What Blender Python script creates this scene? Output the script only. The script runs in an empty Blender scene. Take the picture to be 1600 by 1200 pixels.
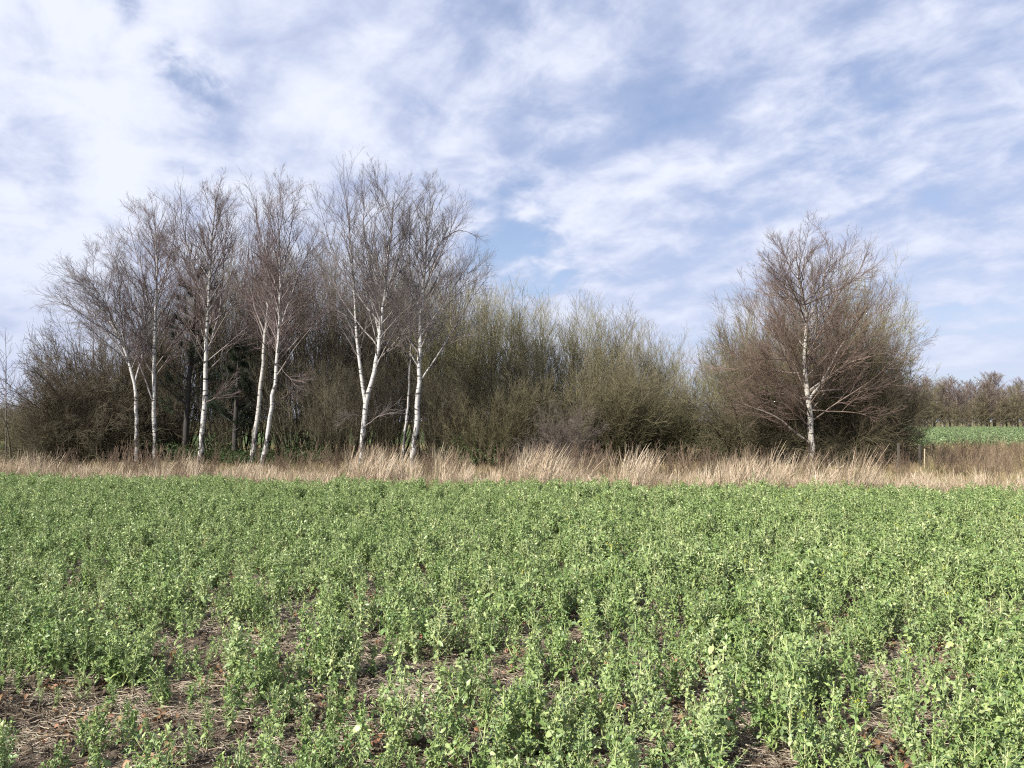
import bpy, math, random
import numpy as np

R = math.radians
rng = np.random.default_rng(7)
random.seed(7)
sc = bpy.context.scene
col = sc.collection

# ------------------------------------------------------------------ camera
CAM_H, F, PITCH = 1.75, 1208.0, R(2.75)
cam_d = bpy.data.cameras.new('camera')
cam_d.sensor_width = 36.0
cam_d.lens = 36.0 * F / 1600.0
cam_d.clip_start, cam_d.clip_end = 0.05, 6000
cam = bpy.data.objects.new('camera', cam_d)
cam.location = (0, 0, CAM_H)
cam.rotation_euler = (math.pi / 2 + PITCH, 0, 0)
col.objects.link(cam)
sc.camera = cam

# ------------------------------------------------------------------ sky and sun
SUN = np.array([-0.67, -0.58, 0.62]); SUN /= np.linalg.norm(SUN)
world = bpy.data.worlds.new('World'); sc.world = world; world.use_nodes = True


def pix_dir(px, py):
    u, v = (px - 800) / F, (600 - py) / F
    d = np.array([u, math.cos(PITCH) - v * math.sin(PITCH), math.sin(PITCH) + v * math.cos(PITCH)])
    return d / np.linalg.norm(d)


def build_sky():
    nt = world.node_tree; nt.nodes.clear(); N, L = nt.nodes, nt.links

    def node(t, **kw):
        n = N.new(t)
        for k, v in kw.items():
            setattr(n, k, v)
        return n

    def mth(op, a, b=None, c=None, clamp=False):
        n = node('ShaderNodeMath', operation=op, use_clamp=clamp)
        for i, v in enumerate((a, b, c)):
            if v is None: continue
            if isinstance(v, (int, float)): n.inputs[i].default_value = v
            else: L.new(v, n.inputs[i])
        return n.outputs[0]

    def rmp(x, a, b, c=0.0, d=1.0):
        n = node('ShaderNodeMapRange', interpolation_type='SMOOTHSTEP')
        L.new(x, n.inputs['Value'])
        for k, v in zip(('From Min', 'From Max', 'To Min', 'To Max'), (a, b, c, d)): n.inputs[k].default_value = v
        return n.outputs[0]

    sky = node('ShaderNodeTexSky', sky_type='NISHITA', sun_disc=False)
    sky.sun_elevation = math.asin(SUN[2]); sky.sun_rotation = math.atan2(SUN[0], SUN[1])
    sky.air_density, sky.dust_density, sky.ozone_density = 1.0, 0.5, 3.0
    tc = node('ShaderNodeTexCoord')
    nrm = node('ShaderNodeVectorMath', operation='NORMALIZE'); L.new(tc.outputs['Generated'], nrm.inputs[0])
    sep = node('ShaderNodeSeparateXYZ'); L.new(nrm.outputs[0], sep.inputs[0])
    zc = mth('ADD', mth('MAXIMUM', sep.outputs[2], 0.0), 0.30)
    px, py = mth('DIVIDE', sep.outputs[0], zc), mth('DIVIDE', sep.outputs[1], zc)
    comb = node('ShaderNodeCombineXYZ'); L.new(px, comb.inputs[0]); L.new(py, comb.inputs[1])
    # clouds lie in drawn-out bands running toward the north-west
    rt = node('ShaderNodeMapping'); rt.inputs['Rotation'].default_value = (0, 0, R(-130)); L.new(comb.outputs[0], rt.inputs['Vector'])
    mp = node('ShaderNodeMapping'); mp.inputs['Scale'].default_value = (0.58, 1.0, 1.0); mp.inputs['Location'].default_value = (3.1, 7.4, 0.0)
    L.new(rt.outputs[0], mp.inputs['Vector'])

    def noise(scale, detail, rough, dist=0.0, off=0.0, vec=None):
        n = node('ShaderNodeTexNoise', noise_dimensions='4D')
        n.inputs['W'].default_value = off
        n.inputs['Scale'].default_value = scale; n.inputs['Detail'].default_value = detail
        n.inputs['Roughness'].default_value = rough; n.inputs['Distortion'].default_value = dist
        L.new(vec or mp.outputs[0], n.inputs['Vector'])
        return n.outputs[0]
    big = noise(1.5, 3.0, 0.5, 0.5, 1.3)
    mid = noise(4.3, 6.0, 0.58, 0.25, 4.2)
    fine = noise(8.5, 6.0, 0.58, 0.4, 9.1, rt.outputs[0])
    d = mth('ADD', mth('MULTIPLY', big, 0.42), mth('ADD', mth('MULTIPLY', mid, 0.76), mth('MULTIPLY', fine, 0.50)))
    # openings in the deck (negative) and thicker banks (positive) where the photo has them
    spots = [(165, -15, 0.03, -0.24), (205, 35, 0.028, -0.30), (250, 80, 0.027, -0.34), (290, 115, 0.027, -0.38), (330, 140, 0.02, -0.16), (360, 175, 0.024, -0.16), (395, 190, 0.05, -0.10), (800, 378, 0.06, -0.19),
             (870, 410, 0.05, -0.06), (590, 95, 0.06, -0.03), (1180, 190, 0.07, -0.05), (1450, 90, 0.10, -0.05), (900, 110, 0.10, -0.04),
             (1330, 175, 0.05, -0.06), (40, 120, 0.20, 0.14), (120, 340, 0.28, 0.19), (440, 60, 0.10, 0.05), (330, 260, 0.12, 0.04), (600, 200, 0.12, 0.07), (1030, 230, 0.12, 0.05),
             (480, 60, 0.08, 0.06), (1350, 280, 0.18, 0.04), (880, 500, 0.14, 0.06), (200, 365, 0.035, -0.10), (60, 380, 0.03, -0.06)]
    for (sx, sy, rad, amp) in spots:
        dv = node('ShaderNodeVectorMath', operation='DISTANCE'); L.new(nrm.outputs[0], dv.inputs[0]); dv.inputs[1].default_value = tuple(pix_dir(sx, sy))
        dd = mth('ADD', dv.outputs['Value'], mth('MULTIPLY', mth('SUBTRACT', mth('ADD', mth('MULTIPLY', mid, 0.6), mth('MULTIPLY', fine, 0.4)), 0.5), min(rad, 0.07) * 5.0))
        d = mth('ADD', d, rmp(dd, rad * 0.25, rad * 1.6, amp, 0.0))
    cover = rmp(d, 0.40, 0.90)
    cover = mth('ADD', mth('MULTIPLY', cover, 0.70), 0.26)
    # the thin deck is seen edge-on low down and closes up
    cover = mth('MAXIMUM', cover, rmp(sep.outputs[2], -0.02, 0.30, 0.84, 0.40))
    # cloud tone: lavender grey where thick and shaded, near white where bright
    tone = rmp(mth('ADD', mth('ADD', mth('MULTIPLY', mid, 0.40), mth('MULTIPLY', fine, 0.30)), mth('MULTIPLY', d, 0.30)), 0.48, 0.76)
    tone = mth('ADD', mth('MULTIPLY', tone, rmp(sep.outputs[2], 0.0, 0.30, 0.35, 1.0)), rmp(sep.outputs[2], 0.0, 0.30, 0.26, 0.0))
    cr = node('ShaderNodeMix', data_type='RGBA'); L.new(tone, cr.inputs[0])
    cr.inputs[6].default_value = (0.37, 0.43, 0.62, 1); cr.inputs[7].default_value = (0.70, 0.73, 0.83, 1)
    bg1 = node('ShaderNodeBackground'); L.new(sky.outputs[0], bg1.inputs[0]); bg1.inputs[1].default_value = SKY_STR
    bg2 = node('ShaderNodeBackground'); L.new(cr.outputs[2], bg2.inputs[0]); bg2.inputs[1].default_value = CLOUD_STR
    mx = node('ShaderNodeMixShader'); L.new(cover, mx.inputs[0]); L.new(bg1.outputs[0], mx.inputs[1]); L.new(bg2.outputs[0], mx.inputs[2])
    out = node('ShaderNodeOutputWorld'); L.new(mx.outputs[0], out.inputs[0])


SKY_STR, CLOUD_STR = 0.072, 0.62
build_sky()
sun_d = bpy.data.lights.new('sun', 'SUN'); sun_d.energy = 4.6; sun_d.angle = R(0.8); sun_d.color = (1.0, 0.95, 0.87)
sun = bpy.data.objects.new('sun', sun_d); col.objects.link(sun)
from mathutils import Vector, Matrix, Euler
sun.rotation_euler = Vector(SUN).to_track_quat('Z', 'Y').to_euler()
sun.location = (-30, -20, 30)
vs = sc.view_settings
vs.view_transform = 'Standard'; vs.look = 'None'; vs.gamma = 1.0; vs.use_curve_mapping = False; vs.exposure = 1.08
sc.cycles.use_denoising = False; sc.cycles.pixel_filter_type = 'BLACKMAN_HARRIS'; sc.cycles.filter_width = 1.15
sc.cycles.max_bounces = 6; sc.cycles.diffuse_bounces = 3; sc.cycles.transparent_max_bounces = 8


# ------------------------------------------------------------------ materials
def new_mat(name):
    m = bpy.data.materials.new(name); m.use_nodes = True
    nt = m.node_tree; b = nt.nodes['Principled BSDF']
    return m, nt, b


def nd(nt, t, **kw):
    n = nt.nodes.new(t)
    for k, v in kw.items(): setattr(n, k, v)
    return n


def ramp(nt, src, stops):
    r = nd(nt, 'ShaderNodeValToRGB'); e = r.color_ramp.elements
    while len(e) < len(stops): e.new(0.5)
    for i, (p, c) in enumerate(stops): e[i].position = p; e[i].color = (*c, 1)
    nt.links.new(src, r.inputs[0]); return r.outputs[0]


def tex_noise(nt, scale, detail=4, rough=0.55, vec=None, dist=0.0):
    n = nd(nt, 'ShaderNodeTexNoise'); n.inputs['Scale'].default_value = scale; n.inputs['Detail'].default_value = detail
    n.inputs['Roughness'].default_value = rough; n.inputs['Distortion'].default_value = dist
    if vec: nt.links.new(vec, n.inputs['Vector'])
    return n.outputs[0]


def mixc(nt, f, a, b, mode='MIX'):
    n = nd(nt, 'ShaderNodeMix', data_type='RGBA', blend_type=mode)
    for i, v in ((0, f), (6, a), (7, b)):
        if isinstance(v, (int, float)): n.inputs[i].default_value = v
        elif isinstance(v, tuple): n.inputs[i].default_value = (*v, 1)
        else: nt.links.new(v, n.inputs[i])
    return n.outputs[2]


def maprange(nt, x, a, b, c=0.0, d=1.0):
    n = nd(nt, 'ShaderNodeMapRange'); nt.links.new(x, n.inputs[0])
    for i, v in enumerate((a, b, c, d)): n.inputs[i + 1].default_value = v
    return n.outputs[0]


def bump(nt, b, h, strength, dist):
    n = nd(nt, 'ShaderNodeBump'); n.inputs['Strength'].default_value = strength; n.inputs['Distance'].default_value = dist
    nt.links.new(h, n.inputs['Height']); nt.links.new(n.outputs[0], b.inputs['Normal'])


def mat_birch(name, twig, cream=(0.44, 0.43, 0.41), r0=0.012, r1=0.044):
    """white papery bark with dark lenticel bands; thin wood turns brown"""
    m, nt, b = new_mat(name); L = nt.links
    tc = nd(nt, 'ShaderNodeTexCoord')
    mp = nd(nt, 'ShaderNodeMapping'); mp.inputs['Scale'].default_value = (3.0, 3.0, 13.0); L.new(tc.outputs['Object'], mp.inputs[0])
    n1 = tex_noise(nt, 1.0, 5, 0.6, mp.outputs[0], 0.4)
    bands = ramp(nt, n1, [(0.38, (0, 0, 0)), (0.46, (1, 1, 1))])
    mp2 = nd(nt, 'ShaderNodeMapping'); mp2.inputs['Scale'].default_value = (7, 7, 2.2); L.new(tc.outputs['Object'], mp2.inputs[0])
    n2 = tex_noise(nt, 1.0, 5, 0.65, mp2.outputs[0])
    sep = nd(nt, 'ShaderNodeSeparateXYZ'); L.new(tc.outputs['Object'], sep.inputs[0])
    # cracked black bark at the foot of the trunk
    foot = maprange(nt, sep.outputs[2], 0.2, 2.6, 0.17, -0.06)
    ad = nd(nt, 'ShaderNodeMath', operation='ADD'); L.new(n2, ad.inputs[0]); L.new(foot, ad.inputs[1])
    plates = ramp(nt, ad.outputs[0], [(0.55, (1, 1, 1)), (0.62, (0, 0, 0))])
    tint = mixc(nt, tex_noise(nt, 6.0, 3), (0.40, 0.385, 0.36), cream)
    c = mixc(nt, bands, (0.035, 0.03, 0.028), tint)
    c = mixc(nt, plates, (0.04, 0.035, 0.03), c)
    at = nd(nt, 'ShaderNodeAttribute', attribute_name='rad')
    w = maprange(nt, at.outputs['Fac'], r0, r1)
    tv = mixc(nt, tex_noise(nt, 1.4, 2), tuple(x * 0.7 for x in twig), tuple(min(1, x * 1.3) for x in twig))
    c = mixc(nt, w, tv, c)
    L.new(c, b.inputs['Base Color']); b.inputs['Roughness'].default_value = 0.7
    bump(nt, b, n2, 0.5, 0.01)
    return m


def mat_bark(name, thin, thick, r0=0.004, r1=0.03, low=None):
    m, nt, b = new_mat(name); L = nt.links
    tc = nd(nt, 'ShaderNodeTexCoord')
    at = nd(nt, 'ShaderNodeAttribute', attribute_name='rad')
    w = maprange(nt, at.outputs['Fac'], r0, r1)
    oi = nd(nt, 'ShaderNodeObjectInfo')
    v = mixc(nt, tex_noise(nt, 0.9, 3, 0.6, tc.outputs['Object']), tuple(x * 0.62 for x in thin), tuple(min(1, x * 1.35) for x in thin))
    k = mixc(nt, tex_noise(nt, 9, 4, 0.6, tc.outputs['Object']), tuple(x * 0.6 for x in thick), tuple(min(1, x * 1.4) for x in thick))
    c = mixc(nt, w, v, k)
    if low:   # olive wood low down, also darkened in colour for shade inside the shrubs
        sep = nd(nt, 'ShaderNodeSeparateXYZ'); L.new(tc.outputs['Object'], sep.inputs[0])
        c = mixc(nt, maprange(nt, sep.outputs[2], 1.0, 4.6, 0.85, 0.0), c, low)
    hsv = nd(nt, 'ShaderNodeHueSaturation'); L.new(c, hsv.inputs['Color'])
    L.new(maprange(nt, oi.outputs['Random'], 0, 1, 0.78, 1.22), hsv.inputs['Value'])
    L.new(maprange(nt, oi.outputs['Random'], 0, 1, 0.485, 0.512), hsv.inputs['Hue'])
    L.new(hsv.outputs[0], b.inputs['Base Color']); b.inputs['Roughness'].default_value = 0.8
    return m


def mat_leaf(name, c0, c1, c2, rough=0.45, trans=0.25, spec=0.5, nscale=9.0):
    """leaf with per-plant colour change and some light let through"""
    m, nt, b = new_mat(name); L = nt.links
    oi = nd(nt, 'ShaderNodeObjectInfo'); geo = nd(nt, 'ShaderNodeNewGeometry')
    tc = nd(nt, 'ShaderNodeTexCoord')
    c = ramp(nt, oi.outputs['Random'], [(0.0, c0), (0.55, c1), (1.0, c2)])
    n = tex_noise(nt, nscale, 3, 0.6, tc.outputs['Object'])
    hsv = nd(nt, 'ShaderNodeHueSaturation'); L.new(c, hsv.inputs['Color'])
    L.new(maprange(nt, n, 0.3, 0.7, 0.6, 1.4), hsv.inputs['Value'])
    isl = nd(nt, 'ShaderNodeHueSaturation'); L.new(hsv.outputs[0], isl.inputs['Color'])
    L.new(maprange(nt, geo.outputs['Random Per Island'], 0, 1, 0.7, 1.3), isl.inputs['Value'])
    L.new(maprange(nt, geo.outputs['Random Per Island'], 0, 1, 0.525, 0.478), isl.inputs['Hue'])
    L.new(isl.outputs[0], b.inputs['Base Color']); b.inputs['Roughness'].default_value = rough
    b.inputs['Specular IOR Level'].default_value = spec
    tr = nd(nt, 'ShaderNodeBsdfTranslucent'); L.new(isl.outputs[0], tr.inputs[0])
    mx = nd(nt, 'ShaderNodeMixShader'); mx.inputs[0].default_value = trans
    L.new(b.outputs[0], mx.inputs[1]); L.new(tr.outputs[0], mx.inputs[2]); L.new(mx.outputs[0], nt.nodes['Material Output'].inputs[0])
    return m


def mat_ground(name, stops, scale, bscale=30, bstr=0.6, bdist=0.03, fine=(0.7, 1.3)):
    m, nt, b = new_mat(name); L = nt.links
    tc = nd(nt, 'ShaderNodeTexCoord')
    c = ramp(nt, tex_noise(nt, scale, 8, 0.65, tc.outputs['Object'], 0.3), stops)
    n = tex_noise(nt, bscale, 6, 0.7, tc.outputs['Object'])
    hsv = nd(nt, 'ShaderNodeHueSaturation'); L.new(c, hsv.inputs['Color']); L.new(maprange(nt, n, 0.3, 0.7, *fine), hsv.inputs['Value'])
    L.new(hsv.outputs[0], b.inputs['Base Color']); b.inputs['Roughness'].default_value = 0.95
    b.inputs['Specular IOR Level'].default_value = 0.1
    bump(nt, b, n, bstr, bdist)
    return m


M = {}
M['birch_dark'] = mat_birch('birch_bark_dark', (0.085, 0.052, 0.048), (0.33, 0.31, 0.28))
M['birch'] = mat_birch('birch_bark', (0.140, 0.102, 0.096))
M['birch_grey'] = mat_birch('birch_bark_grey', (0.145, 0.120, 0.116), (0.42, 0.41, 0.40))
M['birch_cream'] = mat_birch('birch_bark_cream', (0.150, 0.102, 0.078), (0.42, 0.37, 0.30), 0.012, 0.060)
M['willow'] = mat_bark('willow_bark', (0.190, 0.168, 0.092), (0.12, 0.105, 0.058), r0=0.004, low=(0.080, 0.074, 0.028))
M['hazel'] = mat_bark('hazel_bark', (0.140, 0.118, 0.078), (0.095, 0.082, 0.056), low=(0.066, 0.058, 0.028))
M['hawthorn'] = mat_bark('hawthorn_bark', (0.112, 0.084, 0.056), (0.052, 0.043, 0.032), low=(0.066, 0.058, 0.026))
M['sapling'] = mat_bark('sapling_bark', (0.12, 0.095, 0.08), (0.09, 0.075, 0.06))
M['farwood'] = mat_bark('far_tree_bark', (0.15, 0.112, 0.090), (0.22, 0.19, 0.16), 0.02, 0.1)
M['farwood2'] = mat_bark('far_willow_bark', (0.155, 0.130, 0.075), (0.15, 0.13, 0.10), 0.02, 0.1)
M['pine_bark'] = mat_bark('pine_bark', (0.06, 0.045, 0.035), (0.035, 0.03, 0.026))
M['needle'] = mat_leaf('pine_needles', (0.020, 0.034, 0.016), (0.026, 0.042, 0.02), (0.034, 0.05, 0.024), 0.5, 0.1)
M['bramble'] = mat_leaf('bramble_leaves', (0.028, 0.052, 0.016), (0.038, 0.070, 0.020), (0.055, 0.085, 0.026), 0.6, 0.2, 0.25)
M['crop'] = mat_leaf('rapeseed_leaf', (0.140, 0.216, 0.064), (0.226, 0.308, 0.108), (0.324, 0.392, 0.180), 0.42, 0.18, 0.45, 14)
M['crop_stem'] = mat_leaf('rapeseed_stem', (0.24, 0.31, 0.12), (0.31, 0.37, 0.16), (0.37, 0.40, 0.19), 0.5, 0.05)
M['bud'] = mat_leaf('rapeseed_bud', (0.13, 0.20, 0.05), (0.17, 0.24, 0.06), (0.20, 0.25, 0.07), 0.55, 0.1)
M['flower'] = mat_leaf('rapeseed_flower', (0.55, 0.50, 0.03), (0.60, 0.55, 0.04), (0.62, 0.52, 0.04), 0.6, 0.3)
M['farcrop'] = mat_leaf('far_crop_leaf', (0.13, 0.185, 0.075), (0.16, 0.22, 0.09), (0.20, 0.25, 0.11), 0.5, 0.2)
M['straw'] = mat_leaf('dead_grass_straw', (0.28, 0.218, 0.142), (0.41, 0.332, 0.230), (0.59, 0.50, 0.37), 0.6, 0.2, 0.3)
M['thatch'] = mat_leaf('matted_grass', (0.24, 0.18, 0.10), (0.33, 0.26, 0.155), (0.19, 0.185, 0.075), 0.7, 0.2, 0.2)
M['rust'] = mat_leaf('dry_weed', (0.12, 0.080, 0.056), (0.18, 0.128, 0.09), (0.28, 0.21, 0.145), 0.7, 0.1, 0.2)
M['litter'] = mat_leaf('straw_litter', (0.22, 0.175, 0.125), (0.34, 0.28, 0.205), (0.50, 0.43, 0.33), 0.7, 0.1, 0.2)
M['withered'] = mat_leaf('withered_leaf', (0.14, 0.075, 0.04), (0.21, 0.12, 0.06), (0.31, 0.21, 0.12), 0.7, 0.15, 0.2)
M['turf'] = mat_ground('turf', [(0.30, (0.055, 0.065, 0.022)), (0.5, (0.12, 0.11, 0.045)), (0.7, (0.20, 0.165, 0.085))], 0.5, 22)
M['soil'] = mat_ground('field_soil', [(0.30, (0.066, 0.048, 0.035)), (0.5, (0.115, 0.088, 0.064)), (0.72, (0.20, 0.160, 0.118))], 2.2, 38, 0.9, 0.03, (0.5, 1.5))
M['farsoil'] = mat_ground('far_soil', [(0.3, (0.06, 0.085, 0.03)), (0.7, (0.09, 0.13, 0.045))], 0.3, 6)
M['post'] = mat_bark('post_wood', (0.045, 0.038, 0.030), (0.045, 0.038, 0.030))
M['post_pale'] = mat_bark('pale_post_wood', (0.34, 0.28, 0.19), (0.34, 0.28, 0.19))
m, nt, b = new_mat('fence_wire'); b.inputs['Base Color'].default_value = (0.20, 0.19, 0.18, 1); b.inputs['Metallic'].default_value = 0.8; b.inputs['Roughness'].default_value = 0.6
M['wire'] = m


# ------------------------------------------------------------------ mesh helpers
def pix(px, py, D):
    d = pix_dir(px, py)
    return np.array([0, 0, CAM_H]) + d * (D / d[1])


def gpt(px, py):
    """the ground point seen at a pixel"""
    d = pix_dir(px, py); return np.array([0, 0, CAM_H]) + d * (-CAM_H / d[2])


def nrmz(a):
    return a / np.maximum(np.linalg.norm(a, axis=-1, keepdims=True), 1e-9)


class MB:
    """collects quads with a radius attribute and material slots, builds one mesh"""
    def __init__(s): s.v, s.f, s.r, s.m, s.n = [], [], [], [], 0

    def add(s, v, f, r=0.0, mi=0):
        v = np.asarray(v, np.float32).reshape(-1, 3); f = np.asarray(f, np.int32).reshape(-1, 4)
        s.v.append(v); s.f.append(f + s.n); s.n += len(v)
        s.r.append(np.broadcast_to(np.asarray(r, np.float32), (len(v),)))
        s.m.append(np.full(len(f), mi, np.int32))

    def tubes(s, P, Rd, sides, mi=0):
        B, K, _ = P.shape
        if B == 0: return
        T = np.gradient(P, axis=1); T = nrmz(T)
        mean = nrmz(P[:, -1] - P[:, 0])
        ref = np.where(np.abs(mean[:, 2:3]) < 0.8, np.array([[0, 0, 1.0]]), np.array([[1.0, 0, 0]]))
        ref = ref[:, None, :]
        U = nrmz(ref - (ref * T).sum(-1, keepdims=True) * T); V = np.cross(T, U)
        a = np.arange(sides) * 2 * math.pi / sides
        ring = U[:, :, None] * np.cos(a)[None, None, :, None] + V[:, :, None] * np.sin(a)[None, None, :, None]
        vv = P[:, :, None] + ring * Rd[:, :, None, None]
        idx = np.arange(B * K * sides).reshape(B, K, sides)
        A = idx[:, :-1]; C = idx[:, 1:]
        f = np.stack([A, np.roll(A, -1, 2), np.roll(C, -1, 2), C], -1)
        s.add(vv, f, np.repeat(Rd.reshape(-1), sides), mi)

    def stamps(s, tv, tf, pos, X, Y, Z, scale, mi=0):
        """copies of a template at pos with axes X,Y,Z"""
        n = len(pos)
        sc_ = np.broadcast_to(np.asarray(scale, float).reshape(-1, 1) if np.ndim(scale) < 2 else scale, (n, 3)) if np.ndim(scale) else np.full((n, 3), scale)
        t = tv[None] * sc_[:, None, :]
        v = pos[:, None] + t[..., 0:1] * X[:, None] + t[..., 1:2] * Y[:, None] + t[..., 2:3] * Z[:, None]
        f = tf[None] + (np.arange(n) * len(tv))[:, None, None]
        s.add(v, f, 0.0, mi)

    def mesh(s, name, mats, smooth=True):
        me = bpy.data.meshes.new(name)
        if s.n:
            v = np.concatenate(s.v); f = np.concatenate(s.f); r = np.concatenate(s.r); mi = np.concatenate(s.m)
            nf = len(f)
            me.vertices.add(len(v)); me.vertices.foreach_set('co', v.ravel())
            me.loops.add(nf * 4); me.loops.foreach_set('vertex_index', f.ravel())
            me.polygons.add(nf)
            me.polygons.foreach_set('loop_start', np.arange(nf, dtype=np.int32) * 4)
            me.polygons.foreach_set('material_index', mi)
            me.polygons.foreach_set('use_smooth', np.full(nf, smooth))
            at = me.attributes.new('rad', 'FLOAT', 'POINT'); at.data.foreach_set('value', r.astype(np.float32))
            me.update(calc_edges=True)
        for m_ in mats: me.materials.append(m_)
        return me


def obj(name, me, parent=None, loc=None):
    o = bpy.data.objects.new(name, me); col.objects.link(o)
    if parent: o.parent = parent
    if loc is not None: o.location = tuple(loc)
    return o


def tag(o, label=None, cat=None, group=None, kind=None):
    if label: o['label'] = label
    if cat: o['category'] = cat
    if group: o['group'] = group
    if kind: o['kind'] = kind
    return o


def thing(name, loc, label, cat, group=None, rz=0.0):
    o = bpy.data.objects.new(name, None); col.objects.link(o); o.empty_display_size = 0.1
    o.location = tuple(float(x) for x in loc); o.rotation_euler = (0, 0, rz)
    return tag(o, label, cat, group)


def copy_thing(src, loc, rz, scale, label=None, group=None, tilt=(0, 0)):
    c = src.copy(); col.objects.link(c); c.location = tuple(float(x) for x in loc); c.rotation_euler = (tilt[0], tilt[1], rz)
    c.scale = scale if isinstance(scale, tuple) else (scale,) * 3
    if label: c['label'] = label
    if group: c['group'] = group
    for ch in src.children:
        k = ch.copy(); col.objects.link(k); k.parent = c
    return c


def resample(pts, n):
    p = np.asarray(pts, float); d = np.r_[0, np.cumsum(np.linalg.norm(np.diff(p, axis=0), axis=1))]
    t = np.linspace(0, d[-1], n)
    q = np.stack([np.interp(t, d, p[:, i]) for i in range(3)], 1)
    for _ in range(2): q[1:-1] = 0.25 * q[:-2] + 0.5 * q[1:-1] + 0.25 * q[2:]
    return q


def spawn(P, Rd, n, t0, t1, ang, length, K, up=0.0, jit=0.08, rr=0.5, rcap=0.03, rtip=0.002, fall=0.0, plane=None, droop=0.0, lv=0.35):
    """n children along every polyline of P; vectorised. length: scalar or per-parent array"""
    Mn, N, _ = P.shape
    t = t0 + (t1 - t0) * (np.arange(n)[None] + rng.random((Mn, n))) / n
    x = t * (N - 1); i = np.minimum(x.astype(int), N - 2); f = (x - i)[..., None]
    b = np.arange(Mn)[:, None]
    a, c = P[b, i], P[b, i + 1]
    pos = a + (c - a) * f; T = nrmz(c - a)
    rad = Rd[b, i] * (1 - f[..., 0]) + Rd[b, i + 1] * f[..., 0]
    ref = np.where(np.abs(T[..., 2:3]) < 0.9, np.array([0, 0, 1.0]), np.array([1.0, 0, 0]))
    U = nrmz(np.cross(T, ref)); V = np.cross(T, U)
    az = (np.arange(n)[None] * 2.399 + rng.random((Mn, 1)) * 6.283) + rng.normal(0, 0.5, (Mn, n))
    an = rng.uniform(ang[0], ang[1], (Mn, n))[..., None]
    d = np.cos(an) * T + np.sin(an) * (np.cos(az)[..., None] * U + np.sin(az)[..., None] * V)
    Ln = np.broadcast_to(np.asarray(length, float).reshape(-1, 1), (Mn, n)) * (1 - fall * (t - t0) / max(t1 - t0, 1e-6)) * rng.uniform(1 - lv, 1 + lv, (Mn, n))
    B = Mn * n
    d = d.reshape(B, 3); cur = pos.reshape(B, 3); Lf = Ln.reshape(B)
    pts = [cur]
    for k in range(K - 1):
        d = nrmz(d + np.array([0, 0, up - droop * k / max(K - 2, 1)]) + rng.normal(0, jit, (B, 3)))
        cur = cur + d * (Lf / (K - 1))[:, None]; pts.append(cur)
    C = np.stack(pts, 1)
    r0 = np.minimum(rad.reshape(B) * rr, rcap); r0 = np.maximum(r0, rtip * 1.15)
    s_ = np.linspace(0, 1, K)[None]
    return C, r0[:, None] * (1 - s_) + rtip * s_, Lf


# ------------------------------------------------------------------ ground
def edge_y(x):
    return 18.6 - 0.185 * x + 0.22 * np.sin(x * 1.3) + 0.16 * np.sin(x * 3.1 + 1) + 0.10 * np.sin(x * 7.3)


def hz(x, y):
    return 0.03 + 0.018 * np.sin(x * 1.7 + 0.4 * y) * np.cos(y * 1.3) + 0.012 * np.sin(x * 4.1 - y * 2.3)


def sheet(name, xs, ys, zf, mat):
    X, Y = np.meshgrid(xs, ys); Z = zf(X, Y)
    n, mm = X.shape; idx = np.arange(n * mm).reshape(n, mm)
    mb = MB(); mb.add(np.stack([X, Y, Z], -1), np.stack([idx[:-1, :-1], idx[:-1, 1:], idx[1:, 1:], idx[1:, :-1]], -1))
    o = obj(name, mb.mesh(name, [mat])); tag(o, kind='structure'); return o


gx = np.r_[-3000, -600, -150, np.linspace(-60, 60, 61), 150, 600, 3000]
gy = np.r_[-3000, -600, -100, np.linspace(-10, 70, 41), 150, 600, 3000]
sheet('ground', gx, gy, lambda x, y: np.where((np.abs(x) < 60) & (y > 24) & (y < 70), 0.05 * np.sin(x * 0.7) * np.sin(y * 0.9) - 0.03, -0.03) - 0.02, M['turf'])


def field_z(x, y):
    e = edge_y(x) + 0.4
    return np.where(y > e, -0.12, hz(x, y))


sheet('field_soil', np.linspace(-24, 22, 185), np.linspace(-6, 24, 121), field_z, M['soil'])
sheet('far_field', np.linspace(-40, 170, 43), np.linspace(46, 172, 27), lambda x, y: 0.02 + 0.0 * x, M['farsoil'])


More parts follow.
